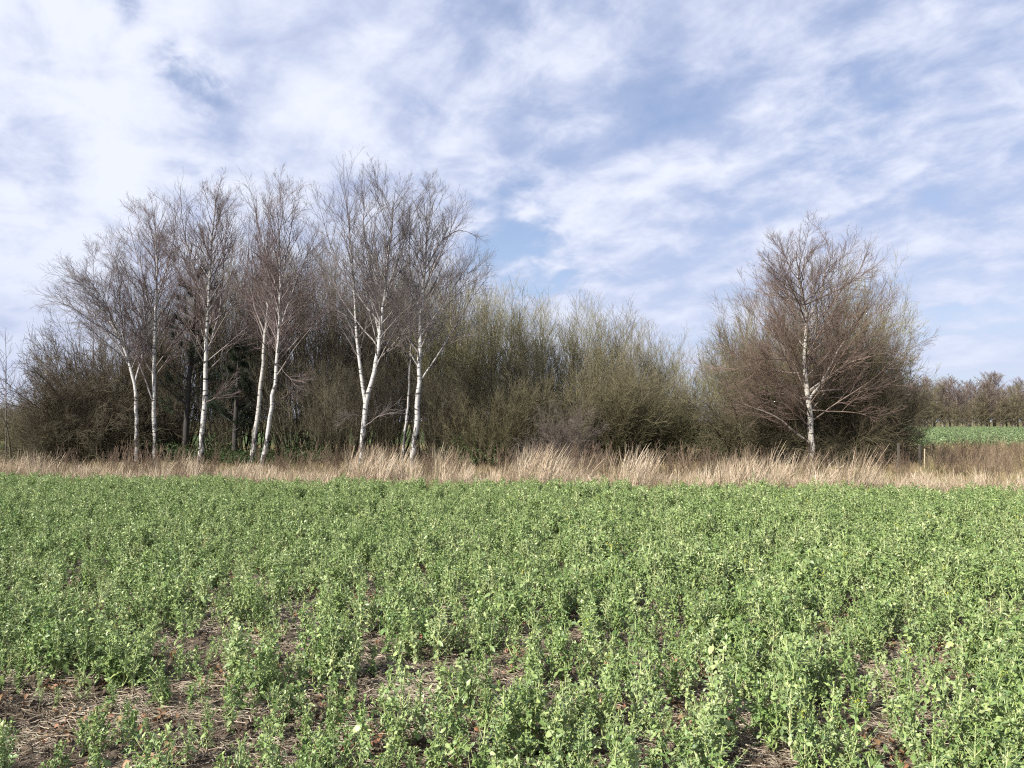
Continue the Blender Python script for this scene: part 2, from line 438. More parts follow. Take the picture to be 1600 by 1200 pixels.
# ------------------------------------------------------------------ geometry-node scatter for what nobody could count
def scatter(name, variants, pts, rot, scl, var, label, cat=None):
    cl = bpy.data.collections.new(name + '_variants')
    for i, me in enumerate(variants):
        o = bpy.data.objects.new('%s_variant_%02d' % (name, i), me); cl.objects.link(o)
    me = bpy.data.meshes.new(name); n = len(pts)
    me.vertices.add(n); me.vertices.foreach_set('co', np.asarray(pts, np.float32).ravel())
    a = me.attributes.new('rot', 'FLOAT_VECTOR', 'POINT'); a.data.foreach_set('vector', np.asarray(rot, np.float32).ravel())
    a = me.attributes.new('scl', 'FLOAT_VECTOR', 'POINT'); a.data.foreach_set('vector', np.asarray(scl, np.float32).ravel())
    a = me.attributes.new('var', 'INT', 'POINT'); a.data.foreach_set('value', np.asarray(var, np.int32))
    o = obj(name, me)
    ng = bpy.data.node_groups.new(name, 'GeometryNodeTree')
    ng.interface.new_socket('Geometry', in_out='INPUT', socket_type='NodeSocketGeometry')
    ng.interface.new_socket('Geometry', in_out='OUTPUT', socket_type='NodeSocketGeometry')
    N, L = ng.nodes, ng.links
    gi, go = N.new('NodeGroupInput'), N.new('NodeGroupOutput')
    ci = N.new('GeometryNodeCollectionInfo'); ci.inputs['Collection'].default_value = cl
    ci.inputs['Separate Children'].default_value = True; ci.inputs['Reset Children'].default_value = True
    ip = N.new('GeometryNodeInstanceOnPoints'); ip.inputs['Pick Instance'].default_value = True
    for nm, ty, sock in (('rot', 'FLOAT_VECTOR', 'Rotation'), ('scl', 'FLOAT_VECTOR', 'Scale'), ('var', 'INT', 'Instance Index')):
        q = N.new('GeometryNodeInputNamedAttribute'); q.data_type = ty; q.inputs['Name'].default_value = nm
        L.new(q.outputs['Attribute'], ip.inputs[sock])
    L.new(gi.outputs[0], ip.inputs['Points']); L.new(ci.outputs[0], ip.inputs['Instance']); L.new(ip.outputs[0], go.inputs[0])
    md = o.modifiers.new('scatter', 'NODES'); md.node_group = ng
    tag(o, label, cat, None, 'stuff')
    return o


# ------------------------------------------------------------------ birches
def taper(n, r0, r1, p=0.8):
    s_ = np.linspace(0, 1, n); return r1 + (r0 - r1) * (1 - s_) ** p


def birch(label, path, D, r0, limbs=(), n_limb=30, t0=0.36, ang=(0.40, 0.75), llen=3.0, fall=0.62, up=0.035, mat='birch', dens=0.42, droop=0.0, group=None, twig_r=0.0022, lean_d=0.0, sublen=0.66, drop=30, lk=0.78):
    """path / limbs: pixel polylines of the photo, each limb (points, radius, depth drift)"""
    tp = np.array([pix(px, py + drop * (i / (len(path) - 1)) ** 2, D + lean_d * i) for i, (px, py) in enumerate(path)])
    base = tp[0].copy(); base[2] = 0.0
    tp[0, 2] = -0.05
    tp = resample(tp, 26) - base
    tp[1:-1] += rng.normal(0, 0.014, (24, 3))
    root = thing('birch_tree', base, label, 'tree', group)
    tr = taper(26, r0 * 0.80, 0.006, 0.8); tr[0] *= 1.3; tr[1] *= 1.1
    mb = MB(); mb.tubes(tp[None], tr[None], 10); trunk = obj('trunk', mb.mesh('trunk', [M[mat]]), root)
    allP, allR, allL = [], [], []
    H = tp[-1, 2]
    for (lp, lr, dz) in limbs:
        q = np.array([pix(px, py + 0.6 * drop * (i / (len(lp) - 1)) ** 2, D + dz * i / (len(lp) - 1)) for i, (px, py) in enumerate(lp)]) - base
        # start inside the trunk's own wood
        j = np.argmin(np.linalg.norm(tp - q[0], axis=1)); q[0] = tp[j]
        q = resample(q, 12); q[1:-1] += rng.normal(0, 0.012, (10, 3))
        allP.append(q[None]); allR.append(taper(12, lr * lk, 0.005, 0.9)[None])
    C, Rr, _ = spawn(tp[None], tr[None], n_limb, t0, 0.95, ang, llen, 12, up, 0.045, 0.5, 0.024, 0.005, fall, lv=0.3)
    allP.append(C); allR.append(Rr)
    LP = np.concatenate(allP); LR = np.concatenate(allR)
    for i in range(len(LP)):
        mb = MB(); mb.tubes(LP[i:i + 1], LR[i:i + 1], 6); obj('limb', mb.mesh('limb', [M[mat]]), trunk)
    LL = np.linalg.norm(np.diff(LP, axis=1), axis=2).sum(1)
    # leader counts as a limb for the fine wood
    lead = resample(tp[14:26], 12); LP2 = np.concatenate([LP, lead[None]]); LR2 = np.concatenate([LR, tr[14:26][None]]); LL2 = np.r_[LL, min(LL.mean(), 1.6)]
    mb = MB()
    n2 = 64
    S, SR, SL = spawn(LP2, LR2, n2, 0.16, 0.99, (0.30, 0.85), LL2 ** 0.6 * sublen, 6, 0.07, 0.055, 0.7, 0.013, twig_r * 1.4, 0.5, droop=droop * 0.5, lv=0.45)
    pk = np.repeat(np.clip(LL2 / 8.5, 0.05, 1.0) * dens, n2); k = rng.random(len(S)) < pk; S, SR, SL = S[k], SR[k], SL[k]
    mb.tubes(S, SR, 3)
    T, TR, TL = spawn(S, SR, 6, 0.12, 1.0, (0.30, 0.75), np.maximum(SL * 0.52, 0.2), 4, 0.08, 0.075, 0.7, 0.006, twig_r, 0.4, droop=droop)
    k = rng.random(len(T)) < np.repeat(np.clip(SL / 0.55, 0.3, 1.0), 6); T, TR, TL = T[k], TR[k], TL[k]
    mb.tubes(T, TR, 3)
    Q, QR, QL = spawn(T, TR, 5, 0.15, 1.0, (0.28, 0.7), np.maximum(TL * 0.65, 0.16), 2, 0.0, 0.12, 0.8, 0.004, twig_r * 0.8, 0.3, droop=droop * 1.2)
    mb.tubes(Q, QR, 3)
    obj('twig_crown', mb.mesh('twig_crown', [M[mat]]), root)
    return root


birch('birch leaning away over the brown hawthorn, with drooping fine twigs', [(214, 738), (213, 700), (214, 640), (211, 590), (205, 570), (190, 520), (172, 470), (150, 430), (128, 392)], 29, 0.10,
      [([(211, 596), (222, 560), (230, 500), (222, 440), (214, 380)], 0.05, 0.8), ([(206, 575), (180, 530), (140, 495), (105, 462), (78, 452)], 0.045, -0.6), ([(190, 520), (150, 470), (120, 425), (100, 400)], 0.04, 0.6),
       ([(196, 545), (188, 480), (186, 420), (176, 372)], 0.04, -0.8)],
      24, 0.45, (0.5, 0.95), 2.4, 0.5, 0.0, 'birch_grey', 0.55, droop=0.2)
birch('straight slim birch with black-marked bark beside the brown hawthorn', [(241, 738), (242, 690), (241, 620), (241, 550), (243, 480), (246, 410), (244, 350), (241, 296)], 29.3, 0.115,
      [([(241, 640), (225, 585), (200, 520), (180, 480)], 0.045, -1.0), ([(243, 500), (225, 430), (208, 370), (200, 320)], 0.04, 0.6), ([(243, 470), (262, 410), (276, 350), (272, 300)], 0.04, -0.5)], 36, 0.34, (0.4, 0.85), 3.0)
birch('thin dull birch trunk standing deep behind two whiter birches', [(289, 726), (292, 680), (297, 610), (306, 540), (312, 470), (310, 410)], 32, 0.075, (), 16, 0.5, (0.4, 0.8), 1.8, mat='birch_dark', dens=0.4)
birch('tall birch with bold black bands and a bare side branch low down', [(312, 738), (315, 690), (320, 630), (321, 570), (324, 500), (327, 430), (331, 360), (336, 300), (340, 268)], 28.6, 0.13,
      [([(321, 636), (345, 615), (370, 596)], 0.02, -0.8), ([(323, 560), (345, 490), (348, 430), (352, 370), (356, 310)], 0.045, 0.8), ([(325, 480), (303, 420), (285, 350), (282, 290)], 0.045, -0.7), ([(327, 430), (300, 390), (270, 340)], 0.035, 0.8)],
      38, 0.34, (0.4, 0.85), 3.1)
birch('rough dark-barked birch leaning beside the clean white leaning trunk', [(391, 738), (395, 700), (402, 650), (408, 590), (413, 530), (418, 470), (416, 400), (412, 330)], 28.2, 0.125,
      [([(413, 530), (395, 470), (385, 410), (392, 340)], 0.04, 0.6)], 18, 0.5, (0.4, 0.7), 2.2, mat='birch_dark', dens=0.45)
birch('clean white birch trunk leaning out of the grass to its upright crown', [(408, 740), (413, 710), (421, 660), (428, 600), (434, 540), (438, 480), (438, 410), (435, 340), (433, 280)], 26.8, 0.105,
      [([(433, 560), (455, 590), (482, 575)][::1], 0.014, -0.4), ([(436, 510), (462, 440), (480, 390), (497, 345)], 0.045, 0.7), ([(437, 470), (415, 400), (402, 340), (396, 290)], 0.045, -0.8), ([(438, 440), (452, 380), (458, 320), (460, 290)], 0.035, 0.5),
       ([(424, 630), (450, 610), (475, 590)], 0.02, 0.9)],
      36, 0.34, (0.38, 0.85), 2.9, mat='birch')
birch('twin-stemmed white birch whose trunk forks low into two tall limbs', [(563, 742), (566, 700), (568, 660), (571, 625), (582, 585), (591, 540), (597, 470), (604, 400), (611, 330), (618, 252)], 26.3, 0.125,
      [([(571, 640), (566, 600), (557, 540), (556, 480), (550, 400), (545, 330), (538, 258)], 0.085, 0.5), ([(572, 670), (590, 648), (612, 632), (636, 620)], 0.022, -0.9), ([(568, 655), (552, 640), (538, 628)], 0.012, -0.6),
       ([(556, 500), (530, 420), (510, 350), (500, 300)], 0.045, -0.8), ([(553, 440), (565, 370), (570, 310), (566, 275)], 0.04, 0.6), ([(593, 520), (575, 450), (580, 380), (590, 300)], 0.045, 0.9), ([(597, 470), (622, 400), (640, 340), (642, 290)], 0.04, -0.6),
       ([(557, 540), (535, 470), (515, 410), (492, 372)], 0.035, 0.9)],
      36, 0.36, (0.38, 0.85), 2.8, 0.55, mat='birch_grey', drop=44)
birch('thin cream birch trunk just behind a straighter white birch', [(627, 735), (632, 690), (636, 640), (640, 590), (642, 530), (640, 470), (636, 400)], 28.8, 0.065, (), 16, 0.5, (0.4, 0.7), 1.8, mat='birch_grey', dens=0.4)
birch('white birch with dark foot and a wide side limb over the willow thicket', [(643, 742), (646, 700), (651, 650), (654, 600), (655, 540), (658, 480), (663, 420), (666, 350), (672, 290), (683, 262)], 26.6, 0.125,
      [([(654, 590), (690, 545), (725, 480), (745, 440), (763, 408)], 0.045, 0.7), ([(660, 460), (685, 400), (705, 350), (715, 305)], 0.045, -0.7), ([(658, 500), (640, 430), (638, 360), (648, 300)], 0.045, 0.8), ([(663, 420), (690, 370), (722, 345), (738, 340)], 0.04, 0.4),
       ([(657, 520), (700, 460), (735, 400), (745, 365)], 0.04, -0.6)],
      36, 0.36, (0.4, 0.85), 2.9, mat='birch_grey', drop=42)
birch('lone broad birch with cream limbs spreading before the round willow', [(1268, 740), (1268, 700), (1266, 650), (1264, 620), (1259, 595), (1257, 570), (1256, 540), (1259, 505), (1262, 470), (1254, 435), (1248, 400), (1244, 352)], 27, 0.15,
      [([(1266, 690), (1242, 674), (1210, 642), (1161, 617), (1122, 590)], 0.055, -1.2), ([(1264, 672), (1250, 650), (1236, 634), (1222, 622)], 0.03, -0.9), ([(1262, 620), (1230, 612), (1205, 602), (1160, 600)], 0.035, 1.2),
       ([(1264, 622), (1285, 598), (1294, 575), (1308, 540), (1332, 508), (1350, 470), (1368, 432)], 0.065, -0.8), ([(1258, 525), (1272, 502), (1292, 484), (1302, 455), (1312, 425)], 0.045, 0.8), ([(1257, 572), (1232, 560), (1200, 549), (1160, 535)], 0.04, -1.4),
       ([(1260, 500), (1280, 470), (1286, 440), (1291, 400), (1298, 350)], 0.05, 0.5), ([(1265, 618), (1305, 606), (1340, 598), (1385, 580)], 0.04, 1.0), ([(1266, 640), (1300, 640), (1335, 632), (1370, 628)], 0.025, -1.3),
       ([(1255, 545), (1225, 500), (1200, 470), (1178, 455)], 0.04, 1.1), ([(1257, 510), (1230, 460), (1218, 410), (1215, 370)], 0.04, -0.8), ([(1263, 470), (1330, 440), (1350, 400), (1352, 372)], 0.04, 1.0),
       ([(1265, 610), (1330, 560), (1390, 540), (1425, 515)], 0.04, -1.6), ([(1258, 590), (1190, 575), (1130, 565), (1096, 548)], 0.035, 0.7)],
      48, 0.18, (0.65, 1.15), 3.8, 0.66, 0.03, 'birch_cream', 0.55, twig_r=0.0024, sublen=0.70, drop=42, lk=0.9)


# ------------------------------------------------------------------ shrubs
def shrub_meshes(seed, H, n_stem, spread, stems_out, style, mat):
    """thick multi-stem wood and its fine twigs, built once per kind (height H at scale 1)"""
    global rng
    keep = rng; rng = np.random.default_rng(seed)
    a = rng.random(n_stem) * 6.283; rr = np.sqrt(rng.random(n_stem))
    start = np.stack([np.cos(a) * rr * stems_out, np.sin(a) * rr * stems_out, np.full(n_stem, -0.05)], 1)
    lean = spread * (0.25 + 0.75 * rr) * rng.uniform(0.7, 1.2, n_stem)
    d = np.stack([np.cos(a) * np.sin(lean), np.sin(a) * np.sin(lean), np.cos(lean)], 1)
    L = H * rng.uniform(0.72, 1.0, n_stem) * (1.0 if style == 'upright' else 1 - 0.12 * rr)
    K = 12; pts = [start]; cur = start
    bend = 0.03 if style == 'upright' else (-0.015 if style == 'dome' else -0.065)
    for k in range(K - 1):
        d = nrmz(d + np.array([0, 0, bend]) + rng.normal(0, 0.05, d.shape)); cur = cur + d * (L / (K - 1))[:, None]; pts.append(cur)
    P = np.stack(pts, 1); r0 = rng.uniform(0.022, 0.05, n_stem)
    Rd = r0[:, None] * (1 - np.linspace(0, 1, K)[None]) ** 0.8 + 0.004
    m1, m2 = MB(), MB()
    m1.tubes(P, Rd, 5)
    up1 = {'upright': 0.14, 'dome': 0.06, 'arch': -0.02}[style]
    B1, R1, L1 = spawn(P, Rd, 15 if style == 'arch' else 11, 0.08, 0.97, (0.35, 0.85), L * 0.34, 7, up1, 0.08, 0.6, 0.016, 0.0035, 0.45)
    m1.tubes(B1, R1, 4)
    B2, R2, L2 = spawn(B1, R1, 7, 0.08, 1.0, (0.30, 0.75), L1 * 0.56, 4, up1 * 0.8, 0.07, 0.65, 0.009, 0.0036, 0.35)
    m2.tubes(B2, R2, 3)
    B3, R3, L3 = spawn(B2, R2, 3, 0.15, 1.0, (0.28, 0.7), np.maximum(L2 * 0.7, 0.2), 2, 0.08, 0.06, 0.75, 0.006, 0.0036, 0.2)
    m2.tubes(B3, R3, 3)
    rng = keep
    return m1.mesh('stem_cluster', [M[mat]]), m2.mesh('twig_crown', [M[mat]])


KINDS = {}
for key, args in {'up1': (11, 7.0, 17, 0.34, 0.6, 'upright', 'willow'), 'up2': (12, 7.0, 17, 0.28, 0.55, 'upright', 'hazel'), 'up3': (15, 7.0, 16, 0.42, 0.6, 'upright', 'willow'),
                  'dome1': (13, 5.5, 26, 0.72, 0.5, 'dome', 'willow'), 'dome2': (14, 5.5, 24, 0.85, 0.5, 'dome', 'hazel'),
                  'arch1': (16, 5.0, 30, 0.95, 0.6, 'arch', 'hawthorn'), 'arch2': (18, 5.0, 26, 1.05, 0.6, 'arch', 'hawthorn')}.items():
    me1, me2 = shrub_meshes(*args)
    zt = np.zeros(len(me2.vertices) * 3, np.float32); me2.vertices.foreach_get('co', zt); zt = zt.reshape(-1, 3)
    KINDS[key] = (me1, me2, float(np.percentile(zt[:, 2], {'up': 98.7, 'do': 98.5, 'ar': 95.5}[key[:2]])))


def shrub(name, key, px, D, top, label, group, wide=1.0, mat=None, rz=None):
    me1, me2, h = KINDS[key]
    b0 = pix(px, 700, D); H = pix(px, top, D)[2]
    s_ = H / h
    o = thing(name, (b0[0], D, 0), label, 'shrub', group, rng.random() * 6.283 if rz is None else rz)
    o.scale = (s_ * wide, s_ * wide, s_)
    for nm, me in (('stem_cluster', me1), ('twig_crown', me2)):
        c = obj(nm, me, o)
        if mat:
            c.material_slots[0].link = 'OBJECT'; c.material_slots[0].material = M[mat]
    return o


G_BACK = 'tall bare coppice behind the white birches'
L_BACK = 'tall bare many-stemmed shrub behind the white birch trunks'
BK = ['the straight slim birch', 'the taller dark pine', 'the tall birch with bold black bands', 'the rough dark-barked birch', 'the clean white leaning birch', 'the gap between leaning birch and twin-stemmed birch',
      'the fork of the twin-stemmed birch', 'the gap between twin-stemmed birch and thin cream trunk', 'the white birch with the wide side limb']
for ix, (px, D, top, key) in enumerate([(225, 33.5, 470, 'up2'), (275, 34.5, 435, 'up3'), (345, 34, 405, 'up2'), (400, 33.5, 395, 'up1'), (455, 34.5, 385, 'up2'), (505, 33, 385, 'up3'), (555, 34, 405, 'up2'), (610, 33, 410, 'up1'), (665, 34, 410, 'up2')]):
    shrub('bare_shrub', key, px, D, top, 'tall bare many-stemmed shrub behind ' + BK[ix], G_BACK, 0.8, 'hazel')
    shrub('bare_shrub', ('up1', 'up2', 'up3')[ix % 3], px + 27, D + 2.5, top + 12, 'tall bare shrub at the back of the birch stand', 'back row of the birch stand', 0.8, 'hazel') if ix % 2 == 0 else None
L_UND = 'lower dark bare shrub filling the gaps between the birch trunks'
UN = ['beside the first banded birch of the row', 'below the taller dark pine', 'under the short dark pine', 'next to the clean white leaning birch', 'between leaning birch and twin-stemmed birch', 'beside the foot of the twin-stemmed birch',
      'below the bare side branch of the twin-stemmed birch', 'beside the white birch with the wide side limb']
for ix, (px, D, top, key) in enumerate([(190, 31, 585, 'dome2'), (265, 31.5, 590, 'up3'), (350, 31, 590, 'up1'), (460, 31, 545, 'up3'), (510, 30.5, 575, 'up1'), (545, 30.5, 560, 'up3'), (605, 30.5, 570, 'up1'), (680, 30, 570, 'up3')]):
    shrub('bare_shrub', key, px, D, top, 'lower dark bare shrub ' + UN[ix], 'understorey between the birches', 1.0, 'hazel')
L_WIL = 'upright whippy willow shrub in the open thicket between the birches'
for px, D, top, key in [(705, 32, 452, 'up1'), (752, 31.5, 456, 'up2'), (788, 32.5, 462, 'up3'), (832, 31.5, 490, 'up1'), (872, 32.5, 488, 'up3'), (905, 31.5, 478, 'up2'), (945, 32, 500, 'up1'), (985, 32.5, 512, 'up3'), (1025, 33, 534, 'up1'), (1054, 34, 552, 'up3')]:
    lab = {705: 'upright willow behind the wide side limb of the white birch', 752: 'tall upright willow under the tip of the wide birch limb', 1054: 'lowest upright willow, at the gap before the round willow'}.get(px, L_WIL)
    shrub('willow_shrub', key, px, D, top, lab, 'upright willows of the thicket', 0.95, 'willow')
L_LOW = 'low dense olive willow shrub along the front of the thicket'
for px, D, top, key in [(735, 29.5, 585, 'dome1'), (785, 29, 600, 'dome2'), (835, 29.5, 570, 'dome1'), (905, 29.5, 560, 'dome1'), (960, 29.5, 555, 'dome1'), (1005, 30, 565, 'dome1'), (1042, 30.5, 585, 'dome1')]:
    lab = {735: 'low olive willow growing over the green bramble', 835: 'low olive willow behind the greyish twiggy bush', 905: 'low olive willow behind the greyish twiggy bush', 1042: 'low olive willow at the gap before the round willow'}.get(px, L_LOW)
    shrub('willow_shrub', key, px, D, top, lab, 'low willows at the thicket front', 0.85, 'willow')
shrub('bare_shrub', 'arch2', 880, 27.6, 645, 'small greyish twiggy bush in front of the olive willows', None, 0.7, 'sapling')
L_DOME = 'round pale olive willow behind the lone broad birch'
for px, D, top, key, w in [(1148, 32, 525, 'dome1', 0.62), (1192, 32.5, 482, 'dome1', 0.62), (1245, 33.5, 440, 'dome2', 0.62), (1300, 33, 445, 'dome1', 0.62), (1325, 32, 485, 'dome1', 0.58), (1215, 31, 490, 'dome2', 0.6), (1290, 31, 462, 'dome2', 0.6)]:
    lab = {1148: 'pale olive willow of the lone birch clump, next to the thicket gap', 1325: 'pale olive willow of the lone birch clump, next to the far field'}.get(px, L_DOME)
    shrub('willow_shrub', key, px, D, top, lab, 'willows behind the lone birch', w, 'willow')
L_DK = 'dark brown twiggy bush under the lone birch'
for px, D, top, key, w in [(1165, 29.5, 590, 'arch1', 0.8), (1225, 29.5, 600, 'arch2', 0.7), (1315, 29.5, 590, 'arch1', 0.8), (1338, 30, 575, 'arch2', 0.55)]:
    lab = L_DK + (' on the thicket side' if px < 1268 else ' on the fence post side')
    shrub('bare_shrub', key, px, D, top, lab, 'brown bushes under the lone birch', w, 'hawthorn')
shrub('hawthorn_bush', 'arch1', 1366, 30.5, 576, 'dark bush ending the thicket beside the fence posts', None, 0.42, 'hazel')
shrub('hawthorn_bush', 'arch1', 150, 31.4, 540, 'large dense brown hawthorn arching over the dry grass', None, 0.58, 'hawthorn')
shrub('hawthorn_bush', 'arch2', 110, 30.2, 590, 'sprawling brown hawthorn on the open side of the larger one', None, 0.62, 'hawthorn')
shrub('hawthorn_bush', 'arch2', 200, 32, 545, 'brown hawthorn wedged between the large hawthorn and birch trunks', None, 0.5, 'hawthorn')
shrub('hawthorn_bush', 'arch1', 120, 29.8, 605, 'low brown hawthorn skirting the large dense hawthorn', None, 0.7, 'hawthorn')
shrub('hawthorn_bush', 'arch2', 165, 31.2, 560, 'dense brown hawthorn close behind the leaning birch', None, 0.55, 'hawthorn')
shrub('hawthorn_bush', 'arch1', 80, 29.6, 645, 'lowest brown hawthorn next to the thin bare sapling', None, 0.6, 'hawthorn')
shrub('hawthorn_bush', 'arch1', 168, 32.4, 525, 'tallest brown hawthorn at the back of the hawthorn clump', None, 0.5, 'hawthorn')
shrub('willow_shrub', 'dome1', 60, 30.5, 625, 'low olive bush under the arching brown hawthorns', None, 0.6, 'willow')
shrub('willow_shrub', 'dome1', -5, 36, 640, 'low olive bush behind the thin bare sapling', None, 0.9, 'willow')
shrub('willow_shrub', 'dome2', -90, 38, 635, 'olive bush beyond the thin bare sapling', None, 0.9, 'willow')


def sapling(label, path, D, r0, n, llen, mat='sapling'):
    tp = np.array([pix(px, py, D) for px, py in path]); base = tp[0].copy(); base[2] = 0; tp[0, 2] = -0.05
    tp = resample(tp, 16) - base; tr = taper(16, r0, 0.004)
    o = thing('sapling', base, label, 'tree')
    mb = MB(); mb.tubes(tp[None], tr[None], 6); obj('trunk', mb.mesh('trunk', [M[mat]]), o)
    mb = MB(); A, AR, AL = spawn(tp[None], tr[None], n, 0.25, 0.97, (0.5, 0.9), llen, 8, 0.05, 0.06, 0.6, 0.012, 0.003, 0.6); mb.tubes(A, AR, 3)
    B, BR, BL = spawn(A, AR, 7, 0.2, 1, (0.4, 0.8), AL * 0.4, 4, 0.02, 0.1, 0.7, 0.006, 0.0026, 0.4); mb.tubes(B, BR, 3)
    obj('twig_crown', mb.mesh('twig_crown', [M[mat]]), o)


sapling('thin bare sapling standing apart from the hawthorns', [(8, 735), (10, 680), (9, 600), (10, 560), (8, 522)], 28, 0.03, 22, 1.3)
sapling('short dark crooked sapling at the open end of the grass strip', [(18, 738), (15, 690), (10, 665), (-2, 640), (-8, 620)], 27.5, 0.05, 14, 0.9, 'hawthorn')


# ------------------------------------------------------------------ dark pines and green undergrowth
def pine(label, px, D, top, lean, seed):
    H = pix(px, top, D)[2]; b0 = pix(px, 700, D)
    o = thing('pine_tree', (b0[0], D, 0), label, 'tree')
    tp = resample([(0, 0, -0.05), (lean * 0.3, 0, H * 0.4), (lean * 0.8, 0.05, H * 0.75), (lean, 0, H)], 14); tr = taper(14, 0.13, 0.015)
    mb = MB(); mb.tubes(tp[None], tr[None], 8); obj('trunk', mb.mesh('trunk', [M['pine_bark']]), o)
    mb = MB(); A, AR, AL = spawn(tp[None], tr[None], 30, 0.22, 0.98, (0.9, 1.35), H * 0.2, 7, 0.08, 0.08, 0.5, 0.035, 0.006, 0.55); mb.tubes(A, AR, 5)
    B, BR, BL = spawn(A, AR, 7, 0.35, 1.0, (0.4, 0.9), AL * 0.35, 4, 0.12, 0.1, 0.6, 0.012, 0.004, 0.3); mb.tubes(B, BR, 3)
    obj('branchwork', mb.mesh('branchwork', [M['pine_bark']]), o)
    mb = MB(); C, CR, _ = spawn(B, BR, 40, 0.1, 1.0, (0.4, 1.1), 0.17, 2, 0.1, 0.1, 1.0, 0.006, 0.0025); CR[:, 0] = 0.006; mb.tubes(C, CR, 3)
    obj('needle_crown', mb.mesh('needle_crown', [M['needle']]), o)


pine('dark green pine half hidden among the birch trunks, taller of two', 288, 30.4, 432, 0.35, 1)
pine('short dark pine with a dense crown between banded and leaning birches', 366, 30.2, 532, 0.1, 2)


def leaf_template(n, w, fold, curl, wave=0.0, lobes=0):
    """blade along +X, n segments, two half-widths"""
    u = np.linspace(0, 1, n + 1); wd = w * np.sin(np.pi * np.clip(u * 0.93 + 0.07, 0, 1)) ** 0.7
    if lobes: wd = wd * (0.72 + 0.28 * np.cos(u * lobes * 6.283))
    v = []
    for i, t in enumerate(u):
        z = -curl * t * t + 0.25 * curl * t
        for s_ in (-1, 0, 1): v.append((t * (1 - 0.12 * curl * t), s_ * wd[i], z + abs(s_) * wd[i] * fold + wave * math.sin(i * 2.1 + s_) * abs(s_)))
    f = []
    for i in range(n):
        for k in (0, 1): a = i * 3 + k; f.append((a, a + 1, a + 4, a + 3))
    return np.array(v), np.array(f)


def axes_from(d, r):
    X = nrmz(d); Z0 = nrmz(np.array([0, 0, 1.0]) + r.normal(0, 0.45, d.shape)); Y = nrmz(np.cross(Z0, X)); return X, Y, np.cross(X, Y)


def bramble(px, D, h, w, label):
    b0 = pix(px, 700, D); o = thing('bramble_bush', (b0[0], D, 0), label, 'bush', 'green brambles under the birches')
    n = 16; a = rng.random(n) * 6.283; st = np.zeros((n, 3)); d = nrmz(np.stack([np.cos(a) * 0.7, np.sin(a) * 0.7, np.ones(n)], 1)); pts = [st]; cur = st
    for k in range(7):
        cur = cur + d * (h * 1.5 / 7) * np.array([w, w, 1.0]); d = nrmz(d + np.array([0, 0, -0.25]) + rng.normal(0, 0.1, d.shape)); pts.append(cur)
    P = np.stack(pts, 1); P[..., 2] = np.maximum(P[..., 2], 0.02); Rd = np.tile(np.linspace(0.008, 0.003, 8), (n, 1))
    mb = MB(); mb.tubes(P, Rd, 4)
    C, CR, _ = spawn(P, Rd, 16, 0.1, 1.0, (0.5, 1.2), h * 0.28, 3, 0.05, 0.1, 0.6, 0.004, 0.0025); mb.tubes(C, CR, 3); obj('cane_cluster', mb.mesh('cane_cluster', [M['hawthorn']]), o)
    tv, tf = leaf_template(2, 0.33, 0.2, 0.3); L_, LR, _ = spawn(C, CR, 7, 0.1, 1.0, (0.5, 1.3), 0.05, 2)
    X, Y, Z = axes_from(L_[:, 1] - L_[:, 0], rng); mb = MB(); mb.stamps(tv, tf, L_[:, 0], X, Y, Z, rng.uniform(0.05, 0.10, len(X)))
    obj('foliage', mb.mesh('foliage', [M['bramble']]), o)


for px, D, h, w in [(296, 29.2, 1.3, 1.3), (345, 29.4, 1.1, 1.5), (372, 29.0, 1.0, 1.2), (440, 28.8, 1.0, 1.3), (470, 29.2, 0.9, 1.3), (735, 28, 1.25, 0.9)]:
    bramble(px, D, h, w, 'low green leafy bramble behind the dry grass at the birch trunks' if px < 700 else 'green leafy bramble at the foot of the willow thicket')
bramble(1085, 31, 1.0, 2.0, 'green leafy bramble in the gap between thicket and round willow')


# ------------------------------------------------------------------ dead grass strip, dry weeds, matted turf
def blades(n, h, lean, spread, w, rad, mat, r, plume=0.0):
    a = r.random(n) * 6.283; rr = rad * np.sqrt(r.random(n))
    st = np.stack([np.cos(a) * rr, np.sin(a) * rr, np.full(n, -0.03)], 1)
    d = nrmz(np.stack([np.full(n, lean) + r.normal(0, spread, n), r.normal(0, spread, n), np.ones(n)], 1))
    L = h * r.uniform(0.45, 1.08, n); pts = [st]; cur = st
    for k in range(4):
        cur = cur + d * (L / 4)[:, None]; d = nrmz(d + np.array([0.07 * lean, 0, -0.05 * k]) + r.normal(0, 0.05, d.shape)); pts.append(cur)
    P = np.stack(pts, 1)
    wd = w * np.array([0.9, 1.0, 0.85, 0.6, 0.25])[None] * r.uniform(0.6, 1.3, (n, 1))
    if plume: wd[:, 3] *= np.where(r.random(n) < plume, 2.6, 1); wd[:, 4] *= 1.4
    side = nrmz(np.stack([np.cos(a + 1.3), np.sin(a + 1.3), np.zeros(n)], 1))[:, None]
    v = np.stack([P - side * wd[..., None], P + side * wd[..., None]], 2)
    idx = np.arange(n * 10).reshape(n, 5, 2)
    f = np.stack([idx[:, :-1, 0], idx[:, :-1, 1], idx[:, 1:, 1], idx[:, 1:, 0]], -1)
    mb = MB(); mb.add(v, f); return mb.mesh('grass_blades', [M[mat]])


def rnd_pts(n, x0, x1, y0, y1, dens=None):
    x = rng.uniform(x0, x1, n); y = rng.uniform(y0, y1, n); return x, y


gv = [blades(34, 1.28, l, sp * 0.85, 0.0042, 0.20, 'straw', rng, 0.5) for l, sp in ((0.25, 0.16), (0.5, 0.2), (0.12, 0.2), (0.7, 0.18), (0.35, 0.28), (0.05, 0.25))]


